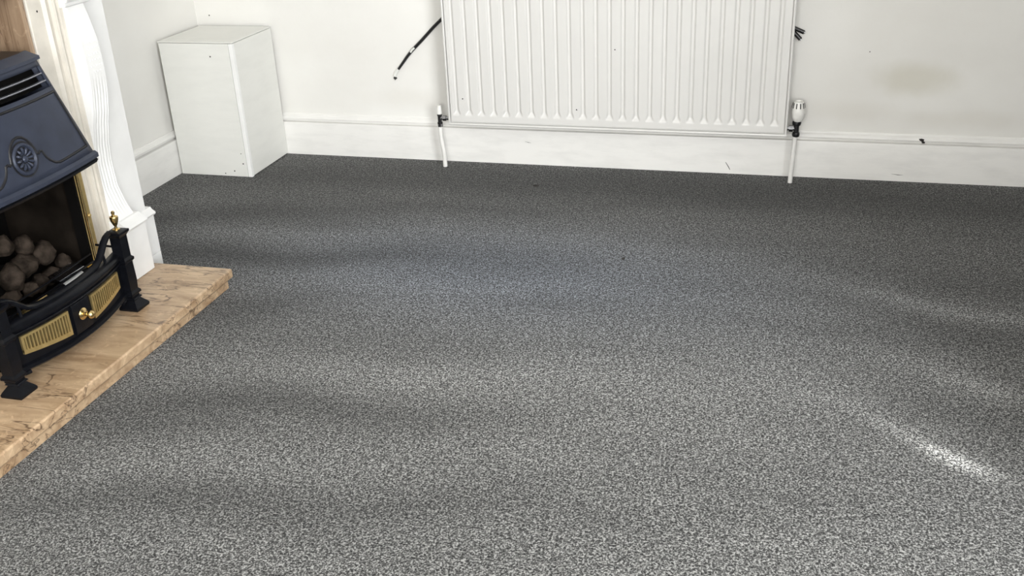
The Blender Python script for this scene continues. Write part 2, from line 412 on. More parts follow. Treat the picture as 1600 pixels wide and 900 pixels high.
# ------------------------------------------------------------------ radiator
rx0, rx1, ry, rz0, rz1 = 1.1306, 2.4556, -0.100, 0.186, 0.786
rad = thing('panel_radiator', ((rx0+rx1)/2, -0.05, 0), 'white fluted steel panel radiator mounted on the back wall', 'radiator')
PITCHR = 0.0517; F0 = rx0+0.037; NF = 25
fl = [F0+i*PITCHR for i in range(NF)]
offs = [-0.0215, -0.0175, -0.0145, -0.012, -0.0095, -0.007, -0.0045, 0, 0.0045, 0.007, 0.0095, 0.012, 0.0145, 0.0175, 0.0215]
xs = [rx0+0.0120] + [f+o_ for f in fl for o_ in offs] + [rx1-0.0120]
ze, zt = rz0+0.038, rz1-0.038
zs = [rz0+0.0155, rz0+0.020, ze-0.006, ze, ze+0.003, ze+0.007, ze+0.012, ze+0.018, ze+0.024, ze+0.030, ze+0.04, 0.35, 0.45, 0.55, 0.65, zt-0.04, zt-0.03, zt-0.024, zt-0.018, zt-0.012, zt-0.007, zt-0.003, zt, zt+0.006, rz1-0.020, rz1-0.0155]
def sstep(a, b, x):
    t = max(0, min(1, (x-a)/(b-a))); return t*t*(3-2*t)
def depth(x, z):
    d = min(abs(x-f) for f in fl)
    e = min(z-ze, zt-z)
    if e < 0: return 0
    t = sstep(0, 0.022, e)
    wv = 0.0030+0.0095*(1-sstep(0, 0.028, e))
    return 0.0095*t*(1-sstep(wv, wv+0.0068, d))
vs = [(x, ry+0.002+depth(x, z), z) for z in zs for x in xs]
nx = len(xs)
fs = [(j*nx+i, j*nx+i+1, (j+1)*nx+i+1, (j+1)*nx+i) for j in range(len(zs)-1) for i in range(nx-1)]
mb = MB(); mb.v = vs; mb.f = fs
build('front_panel', mb, 'radiator', rad, smooth=60)
def rim_tube(pts):
    return MB().tube(pts, 0.0055, 10)
e = 0.005
build('bottom_rim', rim_tube([(rx0, ry+0.003, rz0+e), (rx1, ry+0.003, rz0+e)]), 'radiator', rad)
build('top_rim', rim_tube([(rx0, ry+0.003, rz1-e), (rx1, ry+0.003, rz1-e)]), 'radiator', rad)
for x in (rx0+0.0045, rx1-0.0045):
    build('side_rim', MB().box(x-0.0045, x+0.0045, ry-0.002, ry+0.010, rz0+0.002, rz1-0.002), 'radiator', rad, bevel=0.003, smooth=60)
build('backing_sheet', MB().box(rx0+0.006, rx1-0.006, ry+0.012, ry+0.016, rz0+0.008, rz1-0.008), 'radiator', rad, smooth=0)
build('back_panel', MB().box(rx0+0.01, rx1-0.01, ry+0.045, ry+0.058, rz0+0.01, rz1-0.01), 'radiator', rad, bevel=0.003, smooth=0)
build('top_grille', MB().box(rx0, rx1, ry+0.004, ry+0.060, rz1-0.004, rz1+0.004), 'radiator', rad, bevel=0.002, smooth=0)
for x in (rx0+0.15, rx1-0.15):
    build('wall_bracket', MB().box(x-0.02, x+0.02, ry+0.058, 0.0195, 0.3, 0.7), 'radiator', rad, smooth=0)
# chips in the enamel
for x, z in ((1.196, 0.295), (1.66, 0.265), (1.81, 0.50)):
    build('enamel_chip', MB().prism(ring_pts(x, z, 0.0028, 7), 'y', ry+0.0008, ry+0.004), 'chrome', rad, smooth=0)
# left lockshield valve
vy = -0.072
lv = build('lockshield_valve', MB().lathe([(0.007, 0.180), (0.011, 0.182), (0.011, 0.188), (0.0085, 0.190), (0.0085, 0.215), (0.0105, 0.217), (0.0105, 0.222), (0.008, 0.224)], (1.084, vy, 0), 'z', 10), 'black', rad, label='blackened brass lockshield valve body')
build('valve_cap', MB().lathe([(0.010, 0.222), (0.0115, 0.224), (0.0105, 0.252), (0.009, 0.258), (0.004, 0.260)], (1.084, vy, 0), 'z', 16), 'valve_white', lv, label='small white plastic cap')
build('tail_nut', MB().lathe([(0.0075, 0), (0.0075, 0.014), (0.0115, 0.014), (0.0115, 0.028), (0.0075, 0.028), (0.0075, 0.052)], (1.084, vy, 0.206), 'x', 6), 'chrome', lv)
build('compression_nut', MB().lathe([(0.0115, 0.170), (0.0115, 0.183)], (1.084, vy, 0), 'z', 6), 'chrome', lv)
build('supply_pipe', MB().tube([(1.083, vy, 0.178), (1.083, vy, 0.15), (1.084, vy, 0.12), (1.0885, vy-0.001, 0.09), (1.0925, vy-0.002, 0.06), (1.094, vy-0.002, 0.03), (1.094, vy-0.002, 0.0005)], 0.0092, 12), 'pipe', rad, label='white painted pipe with a bend')
# right thermostatic valve
tx = 2.490
tv = build('thermostatic_valve', MB().lathe([(0.008, 0.180), (0.0125, 0.183), (0.0145, 0.190), (0.0125, 0.198), (0.010, 0.200), (0.010, 0.224), (0.015, 0.226), (0.0165, 0.234), (0.015, 0.241), (0.011, 0.243)], (tx-0.002, vy, 0), 'z', 14), 'black', rad, label='blackened valve body with chrome nuts')
hd = build('valve_head', MB().lathe([(0.0145, 0.241), (0.0185, 0.247), (0.0235, 0.256), (0.0250, 0.275), (0.0245, 0.285), (0.0205, 0.308), (0.0180, 0.316), (0.0155, 0.316), (0.0145, 0.311), (0.002, 0.311)], (tx, vy, 0), 'z', 24), 'valve_white', tv, label='white ribbed thermostat head')
mbr = MB()
for k in range(10):
    q = 2*PI*k/10; dx, dy = math.cos(q), math.sin(q)
    mbr.tube([(tx+dx*0.0225, vy+dy*0.0225, 0.292), (tx+dx*0.0193, vy+dy*0.0193, 0.311)], 0.0022, 6)
build('head_slots', mbr, 'chip', tv)
build('tail_nut', MB().lathe([(0.0075, 0), (0.0075, -0.012), (0.0125, -0.012), (0.0125, -0.026), (0.0075, -0.026), (0.0075, -0.040)], (tx-0.002, vy, 0.212), 'x', 6), 'chrome', tv)
build('supply_pipe', MB().tube([(tx-0.004, vy, 0.182), (tx-0.007, vy-0.001, 0.10), (tx-0.010, vy-0.002, 0.0005)], 0.0088, 12), 'pipe', rad, label='white painted pipe leaning slightly')

# ------------------------------------------------------------------ cables on the wall
yw = 0.0145
cpts = [(1.140, 0.633), (1.095, 0.590), (1.054, 0.554), (1.001, 0.502), (0.955, 0.460), (0.930, 0.433), (0.909, 0.407), (0.893, 0.388), (0.880, 0.372), (0.870, 0.357), (0.868, 0.346), (0.874, 0.340)]
cbl = thing('wall_cable', (0.874, 0.02, 0.34), 'black cable running diagonally down the wall from behind the radiator\'s left edge', 'cable')
build('sheath', MB().tube([(x, yw, z) for x, z in cpts], [0.0084]*5+[0.0078, 0.0072, 0.0068, 0.0062, 0.0062, 0.0075, 0.0078], 10, 0.8), 'black', cbl)
for a, b, r in (((0.968, 0.472), (0.949, 0.453), 0.0072), ((0.888, 0.382), (0.869, 0.352), 0.0070)):
    build('paint_smear', MB().tube([(a[0], yw-0.0024, a[1]), ((a[0]+b[0])/2-0.002, yw-0.0028, (a[1]+b[1])/2), (b[0], yw-0.0024, b[1])], r, 8, 0.7), 'cupboard', cbl, label='white paint smeared over the cable')
for nm, a, b, lab in (('cable_stub', (2.425, 0.578), (2.489, 0.552), 'upper short black cable stub poking out right of the radiator'), ('cable_stub', (2.430, 0.574), (2.478, 0.527), 'lower short black cable stub poking out right of the radiator')):
    m_ = MB().tube([(a[0], 0.004, a[1]), (lerp(a[0], b[0], 0.7), 0.002, lerp(a[1], b[1], 0.7)), (b[0], 0.0, b[1])], 0.0075, 10)
    o = build(nm, m_, 'black', base=(b[0], 0, b[1])); setup(o, lab, 'cable', 'cable stubs beside the radiator')
    dv = Vector((b[0]-a[0], 0, b[1]-a[1])).normalized()
    m2 = MB().tube([(b[0], 0, b[1]), (b[0]+dv.x*0.004, -0.0005, b[1]+dv.z*0.004)], 0.004, 8)
    build('cut_end', m2, 'chrome', o)

# ------------------------------------------------------------------ hearth
h = thing('hearth', (0.64, YC, 0), 'beige veined marble hearth slab in front of the fireplace', 'hearth')
hy0, hy1 = 2*YC+1.315, -1.315
build('top_slab', MB().box(0.4605, 0.8095, hy0, hy1, 0.0325, 0.0625), 'marble', h, bevel=0.005, seg=3, smooth=40)
build('base_slab', MB().box(0.4605, 0.796, hy0+0.018, hy1-0.014, 0, 0.0325), 'marble', h, bevel=0.002, smooth=40)

# ------------------------------------------------------------------ fire surround
su = thing('fire_surround', (0.50, YC, 0), 'white painted carved fire surround with fluted legs', 'fireplace')
LEG = [(0.25, 0.530), (0.283, 0.514), (0.30, 0.508), (0.345, 0.496), (0.42, 0.494), (0.475, 0.499), (0.53, 0.510), (0.59, 0.525), (0.64, 0.533), (0.69, 0.537), (0.74, 0.537), (0.785, 0.534), (0.83, 0.525), (0.885, 0.512)]
def my(y, s): return y if s > 0 else 2*YC-y
for s in (1, -1):
    # back board with its plinth and cap
    m_ = MB().box(0.4505, 0.480, my(-1.37, s), my(-1.237, s), 0.19, 0.95); build('back_board', m_, 'surround', su, bevel=0.002, smooth=0)
    ya, yb = my(-1.37, s), my(-1.221, s)
    m_ = MB().box(0.4505, 0.494, min(ya, yb), max(ya, yb), 0.0635 if False else 0.0, 0.190)
    # keep the strip clear of the hearth: it stands on the carpet beyond the hearth end
    m_ = MB(); yh = my(-1.3155, s)
    m_.box(0.4605, 0.494, min(yh, yb), max(yh, yb), 0.0, 0.0626); m_.box(0.4505, 0.494, min(ya, yb), max(ya, yb), 0.0632, 0.190)
    bp = build('back_plinth', m_, 'surround', su, bevel=0.002, smooth=0)
    m_ = MB().prism([(0.4505, 0.190), (0.498, 0.190), (0.5005, 0.195), (0.498, 0.200), (0.490, 0.205), (0.484, 0.214), (0.4505, 0.214)], 'y', min(ya, my(-1.217, s)), max(ya, my(-1.217, s)))
    build('plinth_cap', m_, 'surround', bp, smooth=40)
    # front plinth block
    ya, yb = my(-1.447, s), my(-1.353, s)
    pb = build('plinth', MB().box(0.4505, 0.558, min(ya, yb), max(ya, yb), 0.0632, 0.222), 'surround', su, bevel=0.003, smooth=0)
    m_ = MB().prism([(0.4505, 0.222), (0.563, 0.222), (0.566, 0.229), (0.562, 0.236), (0.548, 0.242), (0.538, 0.252), (0.4505, 0.252)], 'y', min(ya, yb)-0.003, max(ya, yb)+0.003)
    build('plinth_cap', m_, 'surround', pb, smooth=40)
    # S-curved leg with reeded front
    ny, nz = 60, 48; y0, y1 = -1.441, -1.359
    vs = []; fs = []
    for j in range(nz+1):
        z = lerp(0.250, 0.886, j/nz); xf = interp(LEG, z)
        amp = 0.0036*sstep(0.262, 0.30, z)*(1-sstep(0.60, 0.70, z))
        for i in range(ny+1):
            t = i/ny; g = 0
            if 0.10 < t < 0.90:
                ph = (t-0.10)/0.80*5
                g = amp*abs(math.sin(ph*PI))**0.6 - amp
            rnd = 0.012*max(0, abs(t-0.5)*2-0.86)**2/0.0196*0.35
            vs.append((xf+g-rnd, my(lerp(y0, y1, t), s), z))
    W_ = ny+1
    for j in range(nz):
        for i in range(ny): fs.append((j*W_+i, j*W_+i+1, (j+1)*W_+i+1, (j+1)*W_+i))
    nb = len(vs)
    for j in range(nz+1):
        z = lerp(0.250, 0.886, j/nz); vs += [(0.4505, my(y0, s), z), (0.4505, my(y1, s), z)]
    for j in range(nz):
        fs.append((nb+2*j, j*W_, (j+1)*W_, nb+2*j+2)); fs.append((j*W_+ny, nb+2*j+1, nb+2*j+3, (j+1)*W_+ny))
    mb = MB(); mb.v = vs; mb.f = fs
    leg = build('leg', mb, 'surround', su, smooth=50)
    mbd = MB()
    for r_ in range(8):
        z = 0.70+0.0165*r_
        for c_ in range(5):
            if r_ in (0, 7) and c_ in (0, 4): continue
            yy = -1.372-0.0115*c_
            mbd.lathe([(0.0001, -0.0012), (0.0019, -0.0009), (0.0023, 0.0003), (0.0017, 0.0012), (0.0001, 0.0016)], (interp(LEG, z)-0.0004, my(yy, s), z), 'x', 6)
    build('carved_beading', mbd, 'surround', leg)
    # reeded capital
    yk0, yk1 = my(-1.452, s), my(-1.348, s)
    capm = MB().prism([(0.4505, 0.886), (0.515, 0.886), (0.522, 0.889), (0.524, 0.894), (0.520, 0.898), (0.528, 0.900), (0.532, 0.906), (0.527, 0.911), (0.536, 0.913), (0.541, 0.920), (0.536, 0.927), (0.548, 0.930), (0.548, 0.952), (0.4505, 0.952)], 'y', min(yk0, yk1), max(yk0, yk1))
    build('capital', capm, 'surround', su, smooth=30)
    # inner frame mouldings beside the recess: outline (x, y)
    fr = [(-1.4415, 0.4505), (-1.4415, 0.502), (-1.455, 0.502), (-1.458, 0.497), (-1.470, 0.497), (-1.474, 0.507), (-1.480, 0.511), (-1.487, 0.508), (-1.490, 0.500), (-1.503, 0.500), (-1.507, 0.508), (-1.513, 0.510), (-1.518, 0.506), (-1.521, 0.501), (-1.572, 0.500), (-1.5745, 0.498), (-1.5745, 0.4505)]
    m_ = MB().prism([(x, my(y, s)) for y, x in fr], 'z', 0.0632, 0.952)
    ifr = build('inner_frame', m_, 'frame_cream_shaded', su, smooth=30)
    if s > 0:
        build('nail_hole', MB().prism([(y, z) for y, z in ring_pts(-1.541, 0.893, 0.0028, 8)], 'x', 0.499, 0.5012), 'chip', ifr, smooth=0)
    # marble return lining the recess
    ym0, ym1 = my(-1.5955, s), my(-1.578, s)
    build('marble_return', MB().box(0.2105, 0.496, min(ym0, ym1), max(ym0, ym1), 0.0632, 1.0), 'marble_panel', su, bevel=0.001, smooth=0, label='brown veined marble lining')
build('marble_back', MB().box(0.2005, 0.2100, YC-0.284, YC+0.284, 0.0632, 1.0), 'marble_panel', su, smooth=0, label='brown veined marble lining')
build('frieze', MB().box(0.4505, 0.520, YC-0.63, YC+0.63, 0.9525, 1.16), 'surround', su, bevel=0.004, smooth=0)
build('mantel_shelf', MB().prism([(0.4505, 1.1605), (0.545, 1.1605), (0.555, 1.175), (0.575, 1.185), (0.585, 1.19), (0.585, 1.215), (0.4505, 1.215)], 'y', YC-0.70, YC+0.70), 'surround', su, smooth=40)

# ------------------------------------------------------------------ gas fire: hood, firebox, brass trim
gf = thing('gas_fire', (0.50, YC, 0.0625), 'black gas fire with slate grey canopy hood set in the surround', 'fireplace')
def hh(z): return 0.268-0.085*(z-0.52)/0.28
def hx(dy, z, ex=0): return 0.645-0.045*(z-0.52)/0.28-0.02*(dy/hh(z))**2+ex
def strip(mb, fa, fb, z0, z1, n=24, m=8, ex=0):
    """patch of the hood face between side limits fa(z), fb(z)"""
    vs = []; 
    for j in range(m+1):
        z = lerp(z0, z1, j/m); a, b = fa(z), fb(z)
        for i in range(n+1):
            dy = lerp(a, b, i/n); vs.append((hx(dy, z, ex), YC+dy, z))
    fs = [(j*(n+1)+i, j*(n+1)+i+1, (j+1)*(n+1)+i+1, (j+1)*(n+1)+i) for j in range(m) for i in range(n)]
    mb.add(vs, fs)
lou = lambda z: hh(z)-0.012
mb = MB()
strip(mb, lambda z: -hh(z), lambda z: hh(z), 0.520, 0.7245)
strip(mb, lambda z: -hh(z), lambda z: hh(z), 0.7815, 0.802, m=2)
strip(mb, lambda z: -hh(z), lambda z: -lou(z), 0.7245, 0.7815, n=2, m=4)
strip(mb, lou, hh, 0.7245, 0.7815, n=2, m=4)
# sides running back into the recess
for s in (-1, 1):
    vs = []
    for j in range(9):
        z = lerp(0.520, 0.802, j/8); vs += [(hx(s*hh(z), z), YC+s*hh(z), z), (0.498, YC+s*hh(z), z)] if hh(z) > 0.262 else [(hx(s*hh(z), z), YC+s*hh(z), z), (0.36, YC+s*hh(z), z)]
    mb.add(vs, [(2*j, 2*j+1, 2*j+3, 2*j+2) for j in range(8)])
hood = build('hood', mb, 'hood', gf, smooth=40, label='slate grey flared hood with a rosette')
sol = hood.modifiers.new('thickness', 'SOLIDIFY'); sol.thickness = 0.004; sol.offset = 0
# louvre recess, dark inside, and its two bars
mb = MB(); strip(mb, lambda z: -lou(z)-0.004, lambda z: lou(z)+0.004, 0.7225, 0.7835, ex=-0.026, n=16, m=2)
build('louvre_recess', mb, 'soot', hood)
for k, z in enumerate((0.7425, 0.7625)):
    def bar(zc):
        rings = []
        for i in range(25):
            dy = lerp(-lou(zc), lou(zc), i/24)
            x = hx(dy, zc)
            rings.append([(x-0.010, YC+dy, zc-0.0012), (x+0.001, YC+dy, zc-0.0020), (x+0.0025, YC+dy, zc), (x+0.0010, YC+dy, zc+0.0020), (x-0.010, YC+dy, zc+0.0012)])
        return MB().loft(rings)
    build('louvre_bar', bar(z), 'bar_steel', hood, smooth=50, label='bright metal louvre bar')
# top rim and top plate
rings = []
for i in range(33):
    t = lerp(-1, 1, i/32); dy = t*(hh(0.80)+0.008)
    x = 0.600-0.02*t*t
    rings.append([(x-0.035, YC+dy, 0.8185), (x-0.024, YC+dy*0.965, 0.820), (x-0.006, YC+dy*0.985, 0.812), (x+0.008, YC+dy, 0.807), (x+0.009, YC+dy, 0.7985), (x-0.002, YC+dy*0.99, 0.7955), (x-0.035, YC+dy, 0.7955)])
build('top_rim', MB().loft(rings), 'hood', hood, smooth=30)
tp = [(0.36, YC-0.183), (0.36, YC+0.183)] + [(0.575-0.02*t*t, YC+t*0.187) for t in [1-k/8 for k in range(17)]]
build('top_plate', MB().prism(tp, 'z', 0.810, 0.8165), 'iron', hood, smooth=30)
# bottom flange
rings = []
for i in range(33):
    t = lerp(-1, 1, i/32); dy = t*(0.274)
    x = 0.645-0.02*t*t
    rings.append([(x-0.03, YC+dy*0.99, 0.527), (x+0.001, YC+dy*0.995, 0.5285), (x+0.0085, YC+dy, 0.522), (x+0.009, YC+dy, 0.512), (x+0.003, YC+dy, 0.508), (x-0.03, YC+dy*0.97, 0.507)])
build('bottom_flange', MB().loft(rings), 'hood', hood, smooth=40)
rings = []
for i in range(33):
    t = lerp(-1, 1, i/32); dy = t*0.272
    x = 0.645-0.02*t*t
    rings.append([(x-0.03, YC+dy*0.97, 0.5065), (x+0.002, YC+dy, 0.5075), (x+0.006, YC+dy, 0.504), (x+0.002, YC+dy*0.995, 0.4965), (x-0.03, YC+dy*0.97, 0.496)])
build('under_lip', MB().loft(rings), 'iron', hood, smooth=40)
# raised outline on the hood face (half, then mirrored)
def facepts(pts, ex): return [(hx(dy, z, ex), YC+dy, z) for dy, z in pts]
half = [(0.0, 0.646), (0.015, 0.643), (0.028, 0.633), (0.038, 0.620), (0.044, 0.606), (0.0465, 0.5925), (0.052, 0.590), (0.058, 0.5935), (0.065, 0.592), (0.069, 0.583), (0.074, 0.573), (0.084, 0.562), (0.098, 0.552), (0.115, 0.547), (0.130, 0.547), (0.18, 0.548), (0.247, 0.550)]
full = [(-a, b) for a, b in half[:0:-1]] + half
build('hood_outline', MB().tube(facepts(full, 0.0010), 0.0040, 8), 'hood_line', hood, label='black line tracing the hood panel')
sidep = [(0.247, 0.550), (0.240, 0.575), (0.230, 0.610), (0.220, 0.645), (0.210, 0.68), (0.2005, 0.7105)]
for s in (-1, 1):
    build('hood_outline', MB().tube(facepts([(s*a, b) for a, b in sidep], 0.0010), 0.0040, 8), 'hood_line', hood, label='black line tracing the hood panel')
build('hood_outline', MB().tube(facepts([(lerp(-0.2005, 0.2005, i/20), 0.7105) for i in range(21)], 0.0010), 0.0040, 8), 'hood_line', hood, label='black line tracing the hood panel')
# rosette: dished ring, petals and boss, set on the sloping face
rc = (hx(0.0, 0.591), YC+0.0, 0.591)
tilt = math.atan2(0.045, 0.28)
def on_face(mbx):
    out = MB(); out.f = mbx.f
    for (x, y, z) in mbx.v:
        d, u, v_ = x, y, z
        out.v.append((rc[0]+d*math.cos(tilt)-v_*math.sin(tilt), rc[1]+u, rc[2]+v_*math.cos(tilt)+d*math.sin(tilt)))
    return out
ro = build('rosette', on_face(MB().lathe([(0.041, -0.004), (0.041, 0.004), (0.038, 0.007), (0.0345, 0.0075), (0.032, 0.005), (0.030, 0.0015), (0.0005, 0.0010)], (0, 0, 0), 'x', 32)), 'hood', hood, smooth=30)
build('rosette_groove', on_face(MB().lathe([(0.0455, -0.004), (0.0455, 0.0022), (0.0412, 0.0022)], (0, 0, 0), 'x', 32)), 'hood_line', hood)
for k in range(12):
    q = 2*PI*k/12; c_, s_ = math.cos(q), math.sin(q)
    m_ = MB().tube([(0.002, c_*0.011, s_*0.011), (0.005, c_*0.017, s_*0.017), (0.0055, c_*0.023, s_*0.023), (0.003, c_*0.0285, s_*0.0285)], [0.0016, 0.0032, 0.0042, 0.0022], 7)
    build('petal', on_face(m_), 'hood', ro)
build('boss', on_face(MB().lathe([(0.009, 0), (0.009, 0.005), (0.006, 0.008), (0.0005, 0.009)], (0, 0, 0), 'x', 14)), 'hood', ro)
# firebox
build('firebox_back', MB().box(0.262, 0.275, YC-0.262, YC+0.262, 0.064, 0.52), 'soot', gf, smooth=0)
for s in (-1, 1):
    yb = YC+s*0.262; yo = YC+s*0.2685
    build('firebox_side', MB().box(0.275, 0.520, min(yb, yo), max(yb, yo), 0.064, 0.52), 'brick', gf, smooth=0, label='sooty brown firebox side panel')
build('firebox_roof', MB().box(0.275, 0.60, YC-0.262, YC+0.262, 0.521, 0.527), 'soot', gf, smooth=0)
build('burner_tray', MB().box(0.276, 0.545, YC-0.260, YC+0.260, 0.064, 0.155), 'soot', gf, bevel=0.006, smooth=0)
for s in (-1, 1):
    a, b = sorted((YC+s*0.258, YC+s*0.288))
    bt = build('brass_trim', MB().box(0.521, 0.552, a, b, 0.064, 0.515), 'brass_dull', gf, bevel=0.003, smooth=0, label='upright brass trim beside the fire opening')
    a2, b2 = sorted((YC+s*0.2565, YC+s*0.2645))
    build('trim_bead', MB().box(0.552, 0.560, a2, b2, 0.064, 0.513), 'brass', bt, bevel=0.003, smooth=0)
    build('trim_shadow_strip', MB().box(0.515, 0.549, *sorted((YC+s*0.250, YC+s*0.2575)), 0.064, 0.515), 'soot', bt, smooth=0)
    # side spindle brackets
    build('trim_knob', MB().lathe([(0.003, 0), (0.006, 0.002), (0.0045, 0.005), (0.0005, 0.007)], (0.552, YC+s*0.278, 0.33), 'x', 12), 'brass_dull', bt)
# lower trims; white pieces paint in the window's reflection
lp = [(0.548, 0.158), (0.556, 0.157), (0.580, 0.166), (0.582, 0.171), (0.572, 0.178), (0.548, 0.192)]
for a, b, mt in ((-0.245, -0.165, 'iron'), (-0.164, -0.140, 'edge_glint_white'), (-0.139, -0.075, 'iron'), (-0.074, 0.045, 'brass'), (0.046, 0.115, 'iron'), (0.116, 0.200, 'edge_glint_white'), (0.201, 0.222, 'iron'), (0.223, 0.248, 'brass')):
    build('lower_trim_and_glint', MB().prism(lp, 'y', YC+a, YC+b), mt, gf, bevel=0.0015, smooth=30)
build('tray_lip', MB().prism([(0.520, 0.196), (0.560, 0.203), (0.562, 0.207), (0.524, 0.218)], 'y', YC+0.095, YC+0.20), 'steel', gf, bevel=0.001, smooth=30, label='blue grey polished metal lip')
for z, x in ((0.200, 0.566), (0.222, 0.560)):
    build('grate_bar', MB().tube([(x-0.01, YC-0.25, z), (x, YC-0.12, z), (x, YC+0.05, z), (x-0.01, YC+0.25, z)], 0.0026, 8), 'iron', gf)

bed = []
for x, hw, z in ((0.30, 0.235, 0.150), (0.34, 0.225, 0.230), (0.43, 0.190, 0.270), (0.475, 0.170, 0.215), (0.500, 0.190, 0.172), (0.535, 0.220, 0.150)):
    bed.append([(x, YC+hw*math.cos(q), 0.148+(z-0.148)*math.sin(q)**0.7 if 0 < q < PI else 0.148) for q in [PI*k/14 for k in range(15)]])
build('coal_bed', MB().loft(bed, cap=True), 'soot', gf, smooth=50)

# coals lying in the fire
def lump(r, sx, sy, sz, seed):
    rnd = random.Random(seed); bm = bmesh.new(); bmesh.ops.create_icosphere(bm, subdivisions=3, radius=1)
    dirs = [(Vector((rnd.uniform(-1, 1), rnd.uniform(-1, 1), rnd.uniform(-1, 1))).normalized(), rnd.uniform(0.72, 0.92)) for _ in range(9)]
    for v in bm.verts:
        n_ = v.co.normalized(); k = 1.0
        for d_, c_ in dirs:
            p = n_.dot(d_)
            if p*k > c_: k = c_/p
        k *= 1+0.07*math.sin(7*n_.x+seed)*math.sin(6*n_.y+2*seed)+0.05*math.sin(15*n_.z+9*n_.y+seed)+rnd.uniform(-0.012, 0.012)
        v.co = Vector((n_.x*k*r*sx, n_.y*k*r*sy, n_.z*k*r*sz))
    m_ = MB(); m_.v = [tuple(v.co) for v in bm.verts]; m_.f = [tuple(v.index for v in f.verts) for f in bm.faces]; bm.free()
    return m_
coals = [  # y, z, x, r, sx, sy, sz, label
    (-1.742, 0.274, 0.500, 0.036, 1, 1.1, 1.0, 'largest rounded coal at the middle top of the pile'),
    (-1.790, 0.318, 0.490, 0.032, 1, 1.05, 0.95, 'rounded coal at the very top of the pile'),
    (-1.826, 0.272, 0.505, 0.040, 1, 1.25, 0.85, 'grooved wide coal left of the largest one'),
    (-1.876, 0.262, 0.510, 0.038, 1, 1.0, 1.1, 'brownish coal at the left edge of the picture'),
    (-1.675, 0.216, 0.500, 0.026, 1, 0.9, 1.15, 'small upright coal nearest the brass trim'),
    (-1.795, 0.208, 0.515, 0.028, 1, 1.0, 1.05, 'small pale coal low at the front of the pile'),
    (-1.745, 0.206, 0.505, 0.030, 1, 1.25, 0.75, 'flat coal below the largest one'),
    (-1.848, 0.338, 0.480, 0.030, 1, 1.1, 1.0, 'dim coal at the upper left back of the pile'),
    (-1.840, 0.212, 0.520, 0.026, 1, 1.1, 0.9, 'small dark coal below the grooved one'),
    (-1.905, 0.215, 0.515, 0.030, 1, 1.1, 0.9, 'dark coal at the lower left of the pile')]
for i, (y, z, x, r, sx, sy, sz, lab) in enumerate(coals):
    m_ = lump(r*0.95, sx, sy, sz, i+3)
    o = build('coal', m_, 'coal', base=(0, 0, 0), smooth=50); o.location = (x, y, z)
    o.rotation_euler = (random.uniform(-.3, .3), random.uniform(-.3, .3), 0)
    setup(o, lab, 'coal', 'ceramic coals in the gas fire')
tw = build('twig', MB().tube([(0.535, -1.872, 0.176), (0.538, -1.845, 0.172), (0.540, -1.825, 0.166), (0.542, -1.808, 0.168), (0.545, -1.798, 0.161)], [0.004, 0.007, 0.006, 0.007, 0.003], 8), 'coal', base=(0.54, -1.835, 0.160))
setup(tw, 'knobbly pale twig piece in front of the coals', 'twig')

# ------------------------------------------------------------------ bowed fire fret on feet
ff = thing('fire_fret', (0.665, YC, 0.0625), 'black cast iron bowed fire fret with brass grilles on the hearth', 'fire fret')
def bx_(dy, ex=0): return 0.690-0.040*(dy/0.255)**2+ex
def bow(prof, d0, d1, n=32):
    """prof: outline (offset from the bow, z)"""
    return MB().loft([[(bx_(dy, ex), YC+dy, z) for ex, z in prof] for dy in [lerp(d0, d1, i/n) for i in range(n+1)]])
build('fret_plate', bow([(-0.014, 0.100), (-0.004, 0.100), (-0.004, 0.228), (-0.014, 0.228)], -0.232, 0.232), 'iron', ff, smooth=40)
build('top_rail', bow([(-0.022, 0.222), (-0.004, 0.216), (0.004, 0.219), (0.006, 0.226), (0.003, 0.233), (-0.006, 0.238), (-0.020, 0.239), (-0.024, 0.232)], -0.236, 0.236), 'iron', ff, smooth=40)
def zb(dy): return 0.100+0.010*(abs(dy)/0.23)**2
mb = MB()
mb.loft([[(bx_(dy, ex), YC+dy, zb(dy)+dz) for ex, dz in ((-0.018, 0), (0.002, -0.004), (0.008, 0.002), (0.006, 0.010), (-0.002, 0.014), (-0.018, 0.014))] for dy in [lerp(-0.234, 0.234, i/32) for i in range(33)]])
build('bottom_rail', mb, 'iron', ff, smooth=40)
build('upper_bead', bow([(-0.004, 0.2045), (0.001, 0.2045), (0.003, 0.207), (0.001, 0.2095), (-0.004, 0.2095)], -0.225, 0.225), 'iron', ff, smooth=40)
